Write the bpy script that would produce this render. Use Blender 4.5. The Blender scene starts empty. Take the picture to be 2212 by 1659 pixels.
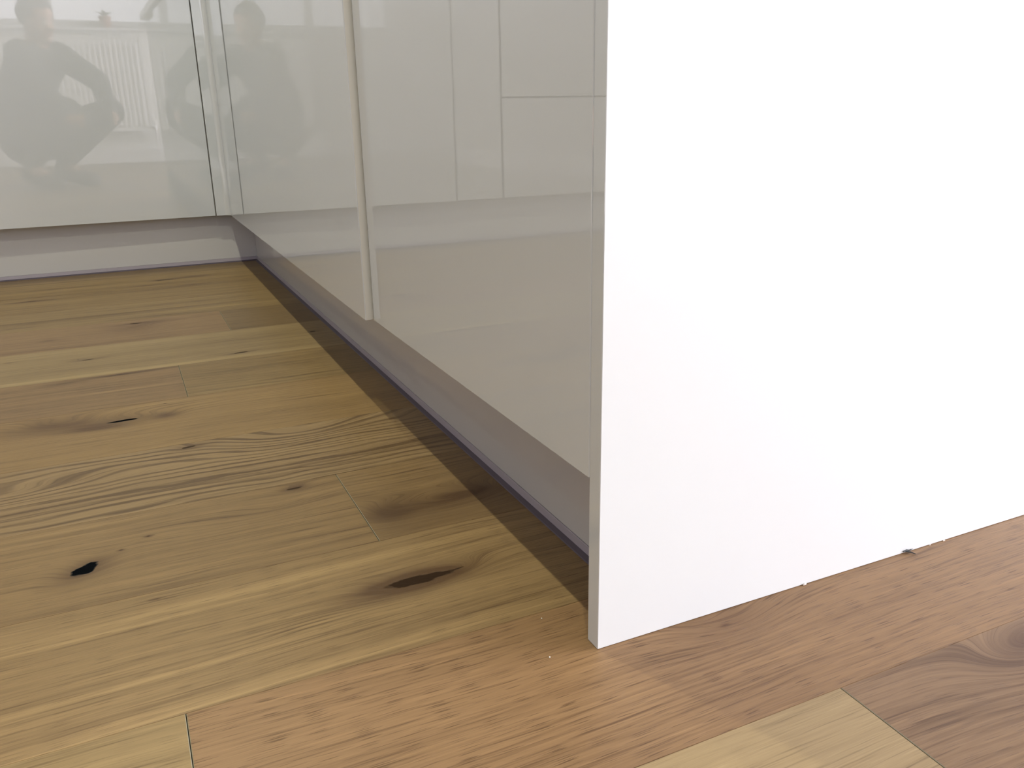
import bpy, bmesh, math, random
from math import sin, cos, pi, radians, sqrt, exp
from mathutils import Vector, Matrix, Euler
random.seed(7)
S = bpy.context.scene
C = S.collection
R = radians

# ------------------------------------------------------------------ camera
CAM = Vector((-0.3741, -2.7352, 0.4254))
MR = Matrix(((0.9058, 0.1461, -0.3978), (-0.4234, 0.2718, -0.8642), (-0.0182, 0.9512, 0.3080)))
cd = bpy.data.cameras.new('camera')
cd.sensor_width = 36.0
cd.lens = 1798.7 / 2212 * 36.0
cd.clip_start = 0.01
cam = bpy.data.objects.new('camera', cd)
C.objects.link(cam)
q = MR.to_quaternion()
cam.rotation_mode = 'QUATERNION'
cam.rotation_quaternion = q
cam.location = CAM
S.camera = cam
MR = q.to_matrix()

# ------------------------------------------------------------------ world, light, exposure
w = bpy.data.worlds.new('sky')
S.world = w
w.use_nodes = True
bg = w.node_tree.nodes['Background']
bg.inputs[0].default_value = (0.80, 0.88, 1.0, 1)
bg.inputs[1].default_value = 1.0
S.view_settings.view_transform = 'Standard'
S.view_settings.look = 'None'
S.view_settings.gamma = 1.0
S.view_settings.use_curve_mapping = False
S.view_settings.exposure = -0.65


def area(name, loc, sx, sy, direction, power, col):
    l = bpy.data.lights.new(name, 'AREA')
    l.shape = 'RECTANGLE'
    l.size = sx
    l.size_y = sy
    l.energy = power
    l.color = col
    o = bpy.data.objects.new(name, l)
    o.location = loc
    o.rotation_euler = Vector(direction).to_track_quat('-Z', 'Y').to_euler()
    C.objects.link(o)
    return o


DAY = (1.0, 0.935, 1.0)
# daylight through the glazed doors (right wall) and the window above the radiator
area('daylight_glazed_doors', (3.54, -3.75, 1.12), 2.2, 2.0, (-1, 0, 0), 520, DAY)
area('daylight_radiator_window', (-0.95, -5.64, 1.65), 2.5, 1.1, (0, 1, 0), 22, DAY)
LED = (1.0, 0.95, 0.66)
LEDS = [((-0.40, -0.06), 10.0), ((-0.40, -1.40), 10.0), ((-0.40, -2.95), 9.0), ((-1.60, -0.30), 1.2), ((-1.60, -1.70), 1.2), ((-1.60, -3.9), 2.0)]
CEIL = 2.40
for (lx, ly), pw in LEDS:
    l = bpy.data.lights.new('ceiling_led', 'SPOT')
    l.energy = pw * 10.5
    l.color = LED
    l.shadow_soft_size = 0.022
    l.spot_size = R(150)
    l.spot_blend = 0.6
    o = bpy.data.objects.new('ceiling_led', l)
    o.location = (lx, ly, CEIL - 0.012)
    C.objects.link(o)


# ------------------------------------------------------------------ material helpers
def new_mat(name):
    m = bpy.data.materials.new(name)
    m.use_nodes = True
    nt = m.node_tree
    b = nt.nodes['Principled BSDF']
    return m, nt, b


def plain(name, col, rough=0.5, ior=1.45, bump=0.0, bscale=40.0, var=0.0, metal=0.0, coat=0.0):
    m, nt, b = new_mat(name)
    b.inputs['Base Color'].default_value = (*col, 1)
    b.inputs['Roughness'].default_value = rough
    b.inputs['IOR'].default_value = ior
    b.inputs['Metallic'].default_value = metal
    b.inputs['Coat Weight'].default_value = coat
    tc = nt.nodes.new('ShaderNodeTexCoord')
    nz = nt.nodes.new('ShaderNodeTexNoise')
    nz.inputs['Scale'].default_value = bscale
    nz.inputs['Detail'].default_value = 2
    nt.links.new(tc.outputs['Object'], nz.inputs['Vector'])
    if bump:
        bp = nt.nodes.new('ShaderNodeBump')
        bp.inputs['Strength'].default_value = 1.0
        bp.inputs['Distance'].default_value = bump
        nt.links.new(nz.outputs['Fac'], bp.inputs['Height'])
        nt.links.new(bp.outputs['Normal'], b.inputs['Normal'])
    mx = nt.nodes.new('ShaderNodeMixRGB')
    mx.blend_type = 'MULTIPLY'
    mx.inputs[0].default_value = var
    mx.inputs[1].default_value = (*col, 1)
    nt.links.new(nz.outputs['Fac'], mx.inputs[2])
    nt.links.new(mx.outputs[0], b.inputs['Base Color'])
    return m


GLOSS = plain('gloss cream lacquer', (0.65, 0.705, 0.79), 0.02, 2.05, bump=0.000025, bscale=7.0)
GLOSS_EDGE = plain('cream door edge', (0.76, 0.76, 0.75), 0.32, 1.45)
PANEL = plain('white satin laminate', (0.71, 0.765, 0.80), 0.28, 1.5)
PLINTH = plain('satin plinth', (0.61, 0.63, 0.69), 0.10, 1.5, bump=0.00003, bscale=30)
SEAL = plain('lilac grey plastic seal', (0.44, 0.42, 0.52), 0.35, 1.5)
SEALDARK = plain('dark rubber lip', (0.10, 0.088, 0.125), 0.6)
CARC = plain('white melamine carcass', (0.70, 0.69, 0.66), 0.5)
DARK = plain('dark gap backing', (0.03, 0.028, 0.025), 0.8)
TOP = plain('pale composite worktop', (0.66, 0.65, 0.62), 0.25, 1.5, var=0.1, bscale=300)
WALL = plain('matt white wall paint', (0.80, 0.80, 0.79), 0.8, bump=0.0002, bscale=120)
KWALL = plain('kitchen wall grey to cut bounce light', (0.42, 0.40, 0.37), 0.8, bump=0.0002, bscale=120)  # unseen walls; this grey is invented to lower bounced light on the doors
CEILM = plain('matt white ceiling paint', (0.84, 0.84, 0.83), 0.9, bump=0.0002, bscale=100)
SKIRT = plain('white gloss skirting paint', (0.80, 0.80, 0.83), 0.35)
ENAMEL = plain('white radiator enamel', (0.85, 0.86, 0.88), 0.3)
CHROME = plain('chrome', (0.75, 0.75, 0.76), 0.15, metal=1.0)
UPVC = plain('white window plastic', (0.82, 0.83, 0.84), 0.35)
SUBF = plain('dark underlay', (0.025, 0.018, 0.012), 0.9)
BARE = plain('bare oak end bevel', (0.30, 0.29, 0.22), 0.6, var=0.3, bscale=200)


def glass():
    m, nt, b = new_mat('clear window glass')
    for n in list(nt.nodes):
        if n.type != 'OUTPUT_MATERIAL':
            nt.nodes.remove(n)
    out = [n for n in nt.nodes if n.type == 'OUTPUT_MATERIAL'][0]
    tr = nt.nodes.new('ShaderNodeBsdfTransparent')
    gl = nt.nodes.new('ShaderNodeBsdfGlossy')
    gl.inputs['Roughness'].default_value = 0.0
    mx = nt.nodes.new('ShaderNodeMixShader')
    mx.inputs[0].default_value = 0.06
    nt.links.new(tr.outputs[0], mx.inputs[1])
    nt.links.new(gl.outputs[0], mx.inputs[2])
    nt.links.new(mx.outputs[0], out.inputs[0])
    return m


GLASS = glass()


# --- small expression layer on Math nodes, used for the oak
class X:
    nt = None

    def __init__(s, v):
        s.v = v

    @staticmethod
    def op(o, *a, clamp=False):
        n = X.nt.nodes.new('ShaderNodeMath')
        n.operation = o
        n.use_clamp = clamp
        for i, k in enumerate(a):
            k = k.v if isinstance(k, X) else k
            if isinstance(k, (int, float)):
                n.inputs[i].default_value = k
            else:
                X.nt.links.new(k, n.inputs[i])
        return X(n.outputs[0])

    def __add__(s, o): return X.op('ADD', s, o)
    def __radd__(s, o): return X.op('ADD', o, s)
    def __sub__(s, o): return X.op('SUBTRACT', s, o)
    def __rsub__(s, o): return X.op('SUBTRACT', o, s)
    def __mul__(s, o): return X.op('MULTIPLY', s, o)
    def __rmul__(s, o): return X.op('MULTIPLY', o, s)
    def __truediv__(s, o): return X.op('DIVIDE', s, o)


def clampx(a): return X.op('ADD', a, 0.0, clamp=True)
def gauss(a): return X.op('EXPONENT', a * -1.0)          # exp(-a)
def noise(x, y, scale=1.0, detail=2.0, rough=0.5, dist=0.0):
    cb = X.nt.nodes.new('ShaderNodeCombineXYZ')
    for i, k in enumerate((x, y)):
        k = k.v if isinstance(k, X) else k
        if isinstance(k, (int, float)):
            cb.inputs[i].default_value = k
        else:
            X.nt.links.new(k, cb.inputs[i])
    n = X.nt.nodes.new('ShaderNodeTexNoise')
    n.noise_dimensions = '2D'
    n.inputs['Scale'].default_value = scale
    n.inputs['Detail'].default_value = detail
    n.inputs['Roughness'].default_value = rough
    n.inputs['Distortion'].default_value = dist
    X.nt.links.new(cb.outputs[0], n.inputs['Vector'])
    return X(n.outputs['Fac'])


def step(a, lo, hi):
    n = X.nt.nodes.new('ShaderNodeMapRange')
    n.interpolation_type = 'SMOOTHSTEP'
    X.nt.links.new(a.v, n.inputs[0])
    n.inputs[1].default_value = lo
    n.inputs[2].default_value = hi
    return X(n.outputs[0])


def mixc(f, a, b):
    n = X.nt.nodes.new('ShaderNodeMixRGB')
    X.nt.links.new(f.v, n.inputs[0])
    for i, k in ((1, a), (2, b)):
        if isinstance(k, tuple):
            n.inputs[i].default_value = (*k, 1)
        else:
            X.nt.links.new(k, n.inputs[i])
    return n.outputs[0]


WOODK = (0.560, 0.545, 0.455)


def oak(name, cx, cy, base, seed, knots=(), streaks=(), cath=None, grain=1.0, pores=0.6, wob=1.0, tone=0.5):
    """procedural oak board; knots and streaks are the board's own figure, in world metres.
    knot: (x, y, ra, rb, warp, halo, core, cra, crb, angle)   streak: (v, width, strength(+dark/-pale), u0, u1)
    cath: (frequency, strength, u0, u1, v0, vw)"""
    base = tuple(c * k for c, k in zip(base, WOODK))
    m, nt, b = new_mat(name)
    X.nt = nt
    tc = nt.nodes.new('ShaderNodeTexCoord')
    sp = nt.nodes.new('ShaderNodeSeparateXYZ')
    nt.links.new(tc.outputs['Object'], sp.inputs[0])
    u = X(sp.outputs[0]) + cx
    v = X(sp.outputs[1]) + cy
    so = (seed * 7.31) % 50
    # gentle wander of the grain
    g = v + (noise(u * 1.3 + so, v * 3.0 + so, 1.0, 1.0) - 0.5) * (0.030 * wob)
    g = g + (noise(u * 7.0 + so, v * 16.0, 1.0, 1.0) - 0.5) * (0.0035 * wob)
    halos = None
    cores = None
    holes = None
    for k in knots:
        kx, ky, ra, rb, wp, hl, co, cra, crb, an = k
        du = u - kx
        dv = v - ky
        ca, sa = cos(an), sin(an)
        p = du * ca + dv * sa
        qq = dv * ca - du * sa
        rr = (p * p) / (ra * ra) + (qq * qq) / (rb * rb)
        if wp:
            g = g + gauss(rr * 0.8) * wp
        if hl:
            h = gauss(rr) * hl
            halos = h if halos is None else halos + h
        if co:
            jit = (noise(u * 55.0 + so, v * 90.0, 1.0, 3.0) - 0.5) * 1.5
            c = (1.15 - ((p * p) / (cra * cra) + (qq * qq) / (crb * crb)) + jit)
            c = step(c, 0.0, 0.45) * co
            cores = c if cores is None else X.op('MAXIMUM', cores, c)
            if co >= 0.95:
                holes = c if holes is None else X.op('MAXIMUM', holes, c)
    broad = noise(u * 0.9 + so, g * 16.0 + so, 1.0, 2.0, 0.55)          # wide colour bands
    mid = noise(u * 2.2 + so, g * 75.0 + so, 1.0, 3.0, 0.6)             # growth rings seen as streaks
    fine = noise(u * 16.0 + so, g * 520.0, 1.0, 2.0, 0.6)               # fine fibres
    fib = step(noise(u * 6.5 + so * 3, g * 330.0 + so, 1.0, 3.0, 0.65), 0.54, 0.72)    # thin dark fibre lines
    fil = step(noise(u * 7.5 + so * 5, g * 300.0 - so, 1.0, 3.0, 0.65), 0.56, 0.76)    # thin pale fibre lines
    dk = (0.5 - broad) * 0.9 * tone + (0.5 - mid) * (1.15 * grain) + (0.5 - fine) * 0.70 + fib * 0.50 - fil * 0.42
    if cath:
        fr, stg, u0, u1, v0, vw = cath
        sn = X.op('SINE', (g * fr + (noise(u * 5 + so, g * 20.0, 1.0, 2.0) - 0.5) * 2.2) * (2 * pi))
        msk = gauss(((u - (u0 + u1) / 2) / ((u1 - u0) / 2)) * ((u - (u0 + u1) / 2) / ((u1 - u0) / 2)))
        if v0 is not None:
            msk = msk * gauss(((v - v0) / vw) * ((v - v0) / vw))
        dk = dk + (step(sn, -0.1, 0.95) - 0.25) * stg * msk
    for (sv, sw, ss, u0, u1) in streaks:
        e = gauss(((g - sv) / sw) * ((g - sv) / sw))
        um = ((u - (u0 + u1) / 2) / ((u1 - u0) / 2))
        e = e * gauss(um * um) * (0.15 + 1.7 * noise(u * 7.0 + so + sv * 9, g * 420.0, 1.0, 3.0))
        dk = dk + e * ss
    # open pores: short dark dashes lying along the grain
    pn = noise(u * 34.0 + so * 2, g * 1250.0 + so, 1.0, 0.0)
    pore = step(pn, 0.68, 0.80) * pores
    lt = tuple(min(1, c * k) for c, k in zip(base, (1.42, 1.47, 1.50)))
    dr = tuple(c * k for c, k in zip(base, (0.46, 0.40, 0.35)))
    col = mixc(clampx(dk * 1.35), base, dr)
    col = mixc(clampx(dk * -1.15), col, lt)
    col = mixc(clampx(pore * 0.85), col, tuple(c * k for c, k in zip(base, (0.42, 0.36, 0.30))))
    if halos is not None:
        hn = halos * (0.55 + 0.9 * noise(u * 12 + so, g * 140.0, 1.0, 3.0))
        col = mixc(clampx(hn), col, (base[0] * 0.36, base[1] * 0.27, base[2] * 0.20))
    if cores is not None:
        col = mixc(clampx(cores), col, (0.020, 0.012, 0.008))
    if holes is not None:
        col = mixc(clampx(holes), col, (0.004, 0.005, 0.007))
    nt.links.new(col, b.inputs['Base Color'])
    b.inputs['Roughness'].default_value = 0.46
    b.inputs['IOR'].default_value = 1.42
    if cores is not None:
        nt.links.new(clampx(0.5 - cores * 0.5).v, b.inputs['Specular IOR Level'])
    bp = nt.nodes.new('ShaderNodeBump')
    bp.inputs['Strength'].default_value = 0.5
    bp.inputs['Distance'].default_value = 0.00035
    hgt = (fine * 0.5 + mid * 0.6) - pore * 0.8
    if cores is not None:
        hgt = hgt - cores * 2.5
    nt.links.new(hgt.v, bp.inputs['Height'])
    nt.links.new(bp.outputs['Normal'], b.inputs['Normal'])
    return m


# ------------------------------------------------------------------ mesh helpers
def link(name, me, parent=None, label=None, cat=None, group=None, kind=None):
    o = bpy.data.objects.new(name, me)
    C.objects.link(o)
    if parent is not None:
        o.parent = parent
    for k, val in (('label', label), ('category', cat), ('group', group), ('kind', kind)):
        if val:
            o[k] = val
    return o


def thing(name, loc, label, cat, group=None):
    o = link(name, None, None, label, cat, group)
    o.location = loc
    o.empty_display_size = 0.05
    return o


def finish(bm, name, mats, smooth=False):
    bmesh.ops.recalc_face_normals(bm, faces=bm.faces)
    me = bpy.data.meshes.new(name)
    bm.to_mesh(me)
    bm.free()
    for m in (mats if isinstance(mats, (list, tuple)) else [mats]):
        me.materials.append(m)
    if smooth:
        for p in me.polygons:
            p.use_smooth = True
    return me


def box(bm, x0, x1, y0, y1, z0, z1, bev=0.0, seg=2):
    vs = [bm.verts.new((x, y, z)) for x in (x0, x1) for y in (y0, y1) for z in (z0, z1)]
    idx = [(0, 1, 3, 2), (4, 6, 7, 5), (0, 4, 5, 1), (2, 3, 7, 6), (0, 2, 6, 4), (1, 5, 7, 3)]
    fs = [bm.faces.new([vs[i] for i in f]) for f in idx]
    if bev:
        es = list({e for f in fs for e in f.edges})
        bmesh.ops.bevel(bm, geom=es, offset=bev, segments=seg, affect='EDGES', profile=0.5)
    return fs


def prism(bm, pts, z0, z1, axis='z'):
    """extrude a 2-D outline"""
    def P(a, b, c):
        return {'z': (a, b, c), 'x': (c, a, b), 'y': (a, c, b)}[axis]
    lo = [bm.verts.new(P(a, b, z0)) for a, b in pts]
    hi = [bm.verts.new(P(a, b, z1)) for a, b in pts]
    n = len(pts)
    bm.faces.new(lo)
    bm.faces.new(list(reversed(hi)))
    for i in range(n):
        bm.faces.new((lo[i], lo[(i + 1) % n], hi[(i + 1) % n], hi[i]))


def tube(bm, path, r, n=12, cap=True):
    path = [Vector(p) for p in path]
    rings = []
    for i, p in enumerate(path):
        t = (path[min(i + 1, len(path) - 1)] - path[max(i - 1, 0)]).normalized()
        a = t.orthogonal().normalized()
        if abs(t.z) < 0.9:
            a = t.cross(Vector((0, 0, 1))).normalized()
        bb = t.cross(a)
        rr = r[i] if isinstance(r, (list, tuple)) else r
        rings.append([bm.verts.new(p + (a * cos(2 * pi * k / n) + bb * sin(2 * pi * k / n)) * rr) for k in range(n)])
    for i in range(len(rings) - 1):
        for k in range(n):
            bm.faces.new((rings[i][k], rings[i][(k + 1) % n], rings[i + 1][(k + 1) % n], rings[i + 1][k]))
    if cap:
        bm.faces.new(rings[0])
        bm.faces.new(list(reversed(rings[-1])))


def lathe(bm, prof, loc=(0, 0, 0), n=28):
    rings = []
    for r, z in prof:
        rings.append([bm.verts.new((loc[0] + r * cos(2 * pi * k / n), loc[1] + r * sin(2 * pi * k / n), loc[2] + z)) for k in range(n)])
    for i in range(len(rings) - 1):
        for k in range(n):
            bm.faces.new((rings[i][k], rings[i][(k + 1) % n], rings[i + 1][(k + 1) % n], rings[i + 1][k]))
    bm.faces.new(rings[0])
    bm.faces.new(rings[-1])


def boxobj(name, b, mat, parent=None, bev=0.0, seg=2, **kw):
    bm = bmesh.new()
    box(bm, *b, bev=bev, seg=seg)
    return link(name, finish(bm, name, mat), parent, **kw)


# ------------------------------------------------------------------ room shell
XL, XR, YF, YB = -2.75, 3.3, -5.40, 0.62


def wall_with_holes(name, y0, y1, holes, mat):
    bm = bmesh.new()
    xs = sorted({XL - 0.2, XR + 0.2} | {h[0] for h in holes} | {h[1] for h in holes})
    zs = sorted({0.0, CEIL} | {h[2] for h in holes} | {h[3] for h in holes})
    for i in range(len(xs) - 1):
        for j in range(len(zs) - 1):
            mx_, mz_ = (xs[i] + xs[i + 1]) / 2, (zs[j] + zs[j + 1]) / 2
            if any(h[0] < mx_ < h[1] and h[2] < mz_ < h[3] for h in holes):
                continue
            box(bm, xs[i], xs[i + 1], y0, y1, zs[j], zs[j + 1])
    bmesh.ops.remove_doubles(bm, verts=bm.verts, dist=1e-5)
    return link(name, finish(bm, name, mat), kind='structure')


W1 = (-2.2, 0.30, 1.06, 2.2)
D1 = (-4.85, -2.65, 0.06, 2.12)      # along y, in the right wall
wall_with_holes('wall_front', YF - 0.2, YF, [W1], WALL)
boxobj('wall_back', (XL - 0.2, XR + 0.2, YB, YB + 0.2, 0, CEIL), KWALL, kind='structure')
boxobj('wall_left', (XL - 0.2, XL, YF, YB, 0, CEIL), KWALL, kind='structure')
bm = bmesh.new()
box(bm, XR, XR + 0.2, YF, D1[0], 0, CEIL)
box(bm, XR, XR + 0.2, D1[1], YB, 0, CEIL)
box(bm, XR, XR + 0.2, D1[0], D1[1], D1[3], CEIL)
box(bm, XR, XR + 0.2, D1[0], D1[1], 0, D1[2])
link('wall_right', finish(bm, 'wall_right', WALL), kind='structure')
boxobj('ceiling', (XL - 0.2, XR + 0.2, YF - 0.2, YB + 0.2, CEIL, CEIL + 0.1), CEILM, kind='structure')


def skirting(name, axis, a0, a1, pos, sgn):
    pts = [(0, 0), (0.018, 0), (0.018, 0.105), (0.015, 0.118), (0.009, 0.126), (0.007, 0.14), (0, 0.14)]
    bm = bmesh.new()
    if axis == 'x':
        prism(bm, [(pos + sgn * a, z) for a, z in pts], a0, a1, 'x')
    else:
        prism(bm, [(pos + sgn * a, z) for a, z in pts], a0, a1, 'y')
    return link(name, finish(bm, name, SKIRT), kind='structure')


skirting('baseboard_front', 'x', XL + 0.02, XR - 0.02, YF, 1)
skirting('baseboard_left', 'y', YF + 0.02, -0.06, XL, 1)
skirting('baseboard_right', 'y', D1[1] + 0.05, YB - 0.02, XR, -1)
skirting('baseboard_back', 'x', 0.62, XR - 0.02, YB, -1)

# ------------------------------------------------------------------ floor: one object per oak board
floor = boxobj('floor', (XL - 0.2, XR + 0.2, YF - 0.2, YB + 0.2, -0.040, -0.0145), SUBF, kind='structure')
TAN = (0.335, 0.225, 0.125)
PALE = (0.43, 0.325, 0.205)
PINK = (0.350, 0.216, 0.126)
BRN = (0.265, 0.165, 0.092)
OLV = (0.300, 0.213, 0.115)
GRY = (0.345, 0.250, 0.150)

# row: (y0, y1, joints, {index-between-joints: spec})
ROWS = [
    (-2.545, -2.351, [-1.35, 0.0768, 1.62], {
        1: dict(base=PALE, pores=0.15, grain=0.7, tone=0.7),
        2: dict(base=(0.315, 0.205, 0.135), tone=1.1, grain=0.8, knots=[
            (0.262, -2.376, 0.050, 0.020, 0.050, 0.75, 0, 1, 1, 0.1), (0.30, -2.40, 0.10, 0.05, 0.03, 0.2, 0, 1, 1, 0)],
            streaks=[(-2.3525, 0.0035, 1.0, 0.12, 0.40), (-2.345, 0.004, 0.6, 0.16, 0.30)],
            cath=(95, 0.5, 0.12, 0.42, -2.42, 0.06))}),
    (-2.351, -2.156, [-1.95, -0.3835, 1.45], {
        1: dict(base=(0.365, 0.262, 0.145), streaks=[(-2.185, 0.006, -0.6, -0.9, -0.3), (-2.24, 0.006, -0.4, -0.7, -0.3)], pores=0.4),
        2: dict(base=PINK, pores=1.0, grain=0.50, tone=0.55, streaks=[(-2.169, 0.0020, -0.5, -0.33, -0.1)],
                knots=[(0.062, -2.243, 0.055, 0.024, 0.022, 0.35, 0, 1, 1, 0.15), (0.03, -2.225, 0.02, 0.01, 0.012, 0.2, 0, 1, 1, 0),
                       (0.051, -2.2455, 0.005, 0.002, 0, 0.7, 0, 1, 1, 0)],
                cath=(120, 0.34, -0.25, 0.12, -2.30, 0.035))}),
    (-2.156, -1.962, [-1.62, 0.9], {
        1: dict(base=(0.355, 0.243, 0.135), pores=0.6, knots=[
            (-0.163, -2.054, 0.050, 0.0165, 0.030, 1.7, 0.88, 0.032, 0.0080, 0.02), (-0.205, -2.058, 0.05, 0.018, 0.0, 0.4, 0, 1, 1, 0),
            (-0.127, -2.0525, 0.028, 0.012, 0.016, 0.25, 0.75, 0.013, 0.0013, 0.15),
            (-0.396, -1.9755, 0.006, 0.002, 0.0, 1.0, 0, 1, 1, 0)],
            streaks=[(-1.997, 0.006, -1.0, -0.48, -0.12), (-2.012, 0.0030, -0.8, -0.62, -0.2), (-2.098, 0.0035, -0.7, -0.62, -0.27),
                     (-2.1545, 0.0018, -0.9, -0.75, -0.05), (-2.146, 0.008, -0.30, -0.7, -0.1), (-2.136, 0.005, 0.35, -0.7, -0.1)],
            cath=(150, 0.6, -0.40, -0.17, -2.082, 0.016))}),
    (-1.962, -1.770, [-2.0, -0.1755, 1.2], {
        1: dict(base=(0.330, 0.222, 0.122), pores=0.5, knots=[
            (-0.457, -1.885, 0.030, 0.019, 0.020, 0.95, 1.0, 0.0150, 0.0090, 0.75),
            (-0.230, -1.788, 0.020, 0.0085, 0.014, 0.9, 0.75, 0.0110, 0.0024, 0.05),
            (-0.396, -1.838, 0.005, 0.003, 0.004, 1.0, 0.5, 0.0022, 0.0014, 0), (-0.4235, -1.858, 0.004, 0.002, 0.003, 1.0, 0.5, 0.002, 0.0012, 0),
            (-0.27, -1.835, 0.07, 0.022, 0.018, 0.12, 0, 1, 1, 0.1)],
            streaks=[(-1.930, 0.006, -0.5, -0.6, -0.22), (-1.797, 0.004, -0.7, -0.62, -0.42), (-1.780, 0.003, -0.4, -0.6, -0.4)],
            cath=(100, 0.35, -0.45, -0.22, -1.845, 0.03)),
        2: dict(base=(0.300, 0.200, 0.108), pores=0.5, knots=[
            (-0.075, -1.900, 0.070, 0.030, 0.055, 0.90, 0, 1, 1, 0.0), (-0.148, -1.902, 0.028, 0.028, 0.020, 0.80, 0, 1, 1, 0.0),
            (-0.045, -1.895, 0.03, 0.008, 0.01, 0.4, 0, 1, 1, 0.1), (-0.12, -1.945, 0.07, 0.012, 0, 0.35, 0, 1, 1, 0)],
            cath=(105, 0.45, -0.18, 0.02, -1.80, 0.03))}),
    (-1.770, -1.570, [-1.5, 0.75], {
        1: dict(base=(0.350, 0.245, 0.145), grain=0.75, tone=0.6, pores=0.25, wob=1.6, knots=[
            (-0.334, -1.586, 0.022, 0.012, 0.010, 0.55, 0.8, 0.009, 0.0032, 0.2),
            (-0.175, -1.590, 0.10, 0.050, 0.060, 0.0, 0, 1, 1, 0.1), (-0.54, -1.650, 0.10, 0.028, 0.035, 0.0, 0, 1, 1, 0.0),
            (-0.03, -1.62, 0.06, 0.03, 0.03, 0, 0, 1, 1, 0)],
            streaks=[(-1.72, 0.004, 0.7, -0.7, 0.0), (-1.735, 0.003, 0.7, -0.7, 0.0), (-1.705, 0.003, 0.5, -0.6, 0.0), (-1.76, 0.003, 0.4, -0.7, -0.1)],
            cath=(62, 0.85, -0.75, 0.1, None, 1))}),
    (-1.570, -1.354, [-1.75, 0.5], {
        1: dict(base=(0.360, 0.240, 0.120), pores=0.25, grain=0.65, knots=[
            (-0.414, -1.427, 0.062, 0.020, 0.040, 0.55, 1.0, 0.0205, 0.0042, 0.04), (-0.448, -1.446, 0.045, 0.011, 0.01, 0.75, 0, 1, 1, -0.1),
            (-0.352, -1.432, 0.020, 0.016, 0.01, 0.75, 0, 1, 1, 0.2), (-0.50, -1.405, 0.075, 0.034, 0.045, 0.80, 0, 1, 1, 0.0),
            (-0.352, -1.372, 0.004, 0.002, 0, 1.2, 0.4, 0.002, 0.0015, 0)],
            streaks=[(-1.362, 0.004, -0.4, -0.5, -0.2)],
            cath=(110, 0.40, -0.60, -0.05, -1.40, 0.035))}),
    (-1.354, -1.153, [-1.9, -0.3160, 1.35], {
        1: dict(base=(0.305, 0.200, 0.112), knots=[(-0.413, -1.1635, 0.035, 0.006, 0.0, 0.9, 0.5, 0.02, 0.0015, 0.05),
                                                   (-0.50, -1.175, 0.04, 0.007, 0, 0.7, 0.3, 0.015, 0.0012, 0.1)],
                streaks=[(-1.157, 0.006, 0.8, -0.48, -0.30), (-1.262, 0.004, -0.5, -0.5, -0.3)], pores=0.5, tone=0.8),
        2: dict(base=(0.305, 0.212, 0.108), streaks=[(-1.345, 0.003, -0.7, -0.32, -0.1), (-1.330, 0.004, -0.5, -0.32, -0.08), (-1.320, 0.003, 0.5, -0.3, 0)],
                knots=[(-0.05, -1.19, 0.03, 0.01, 0.006, 0.4, 0, 1, 1, 0)], pores=0.4)}),
    (-1.153, -0.922, [-1.3, 0.95], {
        1: dict(base=(0.350, 0.258, 0.150), grain=0.55, tone=0.9, knots=[
            (-0.467, -1.028, 0.040, 0.012, 0.018, 0.45, 0.8, 0.010, 0.0022, 0.1), (-0.201, -1.117, 0.032, 0.006, 0.004, 0.7, 0.85, 0.014, 0.0035, 0.15),
            (-0.042, -1.019, 0.02, 0.008, 0.004, 0.6, 0.85, 0.006, 0.003, 0.1), (-0.60, -0.98, 0.01, 0.004, 0, 0.6, 0, 1, 1, 0)],
            streaks=[(-1.140, 0.008, -0.8, -0.7, -0.1), (-1.02, 0.015, 0.35, -0.4, 0.0), (-0.96, 0.02, -0.2, -0.7, -0.2)], pores=0.2)}),
    (-0.922, -0.7136, [-1.6, -0.194, 1.1], {
        1: dict(base=(0.335, 0.222, 0.130), grain=0.6, knots=[
            (-0.395, -0.790, 0.060, 0.045, 0.045, 0.32, 0.9, 0.016, 0.0, 0.0) if False else (-0.385, -0.800, 0.060, 0.040, 0.035, 0.42, 0, 1, 1, 0.0),
            (-0.375, -0.752, 0.050, 0.010, 0.0, 0.75, 0.9, 0.013, 0.0035, 0.0), (-0.545, -0.83, 0.02, 0.01, 0, 0.6, 0, 1, 1, 0.1)],
            streaks=[(-0.90, 0.008, 0.4, -0.7, -0.2)], pores=0.2),
        2: dict(base=(0.245, 0.168, 0.090), grain=0.6, pores=0.2)}),
    (-0.7136, -0.515, [-1.1, 1.5], {1: dict(base=(0.320, 0.225, 0.118), tone=1.0, streaks=[(-0.62, 0.01, 0.6, -0.7, 0), (-0.69, 0.008, 0.5, -0.5, -0.2), (-0.66, 0.008, -0.6, -0.3, 0.0)], pores=0.2)}),
    (-0.515, -0.312, [-2.0, 0.65], {1: dict(base=(0.315, 0.218, 0.112), tone=0.9, knots=[(-0.610, -0.359, 0.05, 0.01, 0.01, 0.8, 0.5, 0.02, 0.003, 0.1), (-0.22, -0.33, 0.03, 0.01, 0, 0.6, 0, 1, 1, 0)], pores=0.2)}),
    (-0.312, -0.110, [-1.45, 1.2], {1: dict(base=(0.330, 0.228, 0.112), tone=1.0, knots=[(-0.285, -0.215, 0.035, 0.012, 0.01, 0.9, 0.8, 0.022, 0.0035, 0.1), (-0.205, -0.20, 0.05, 0.018, 0.01, 0.7, 0, 1, 1, 0), (-0.33, -0.28, 0.04, 0.008, 0, 0.6, 0.4, 0.02, 0.002, 0)], pores=0.2)}),
    (-0.110, 0.090, [-1.8, 0.4], {1: dict(base=(0.300, 0.205, 0.105), pores=0.2)}),
    (0.090, 0.285, [-1.2, 1.0], {}),
    (0.285, 0.480, [-1.5, 0.8], {}),
    (0.480, YB, [-0.9, 1.2], {}),
]
y = -2.545
k = 0
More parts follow.
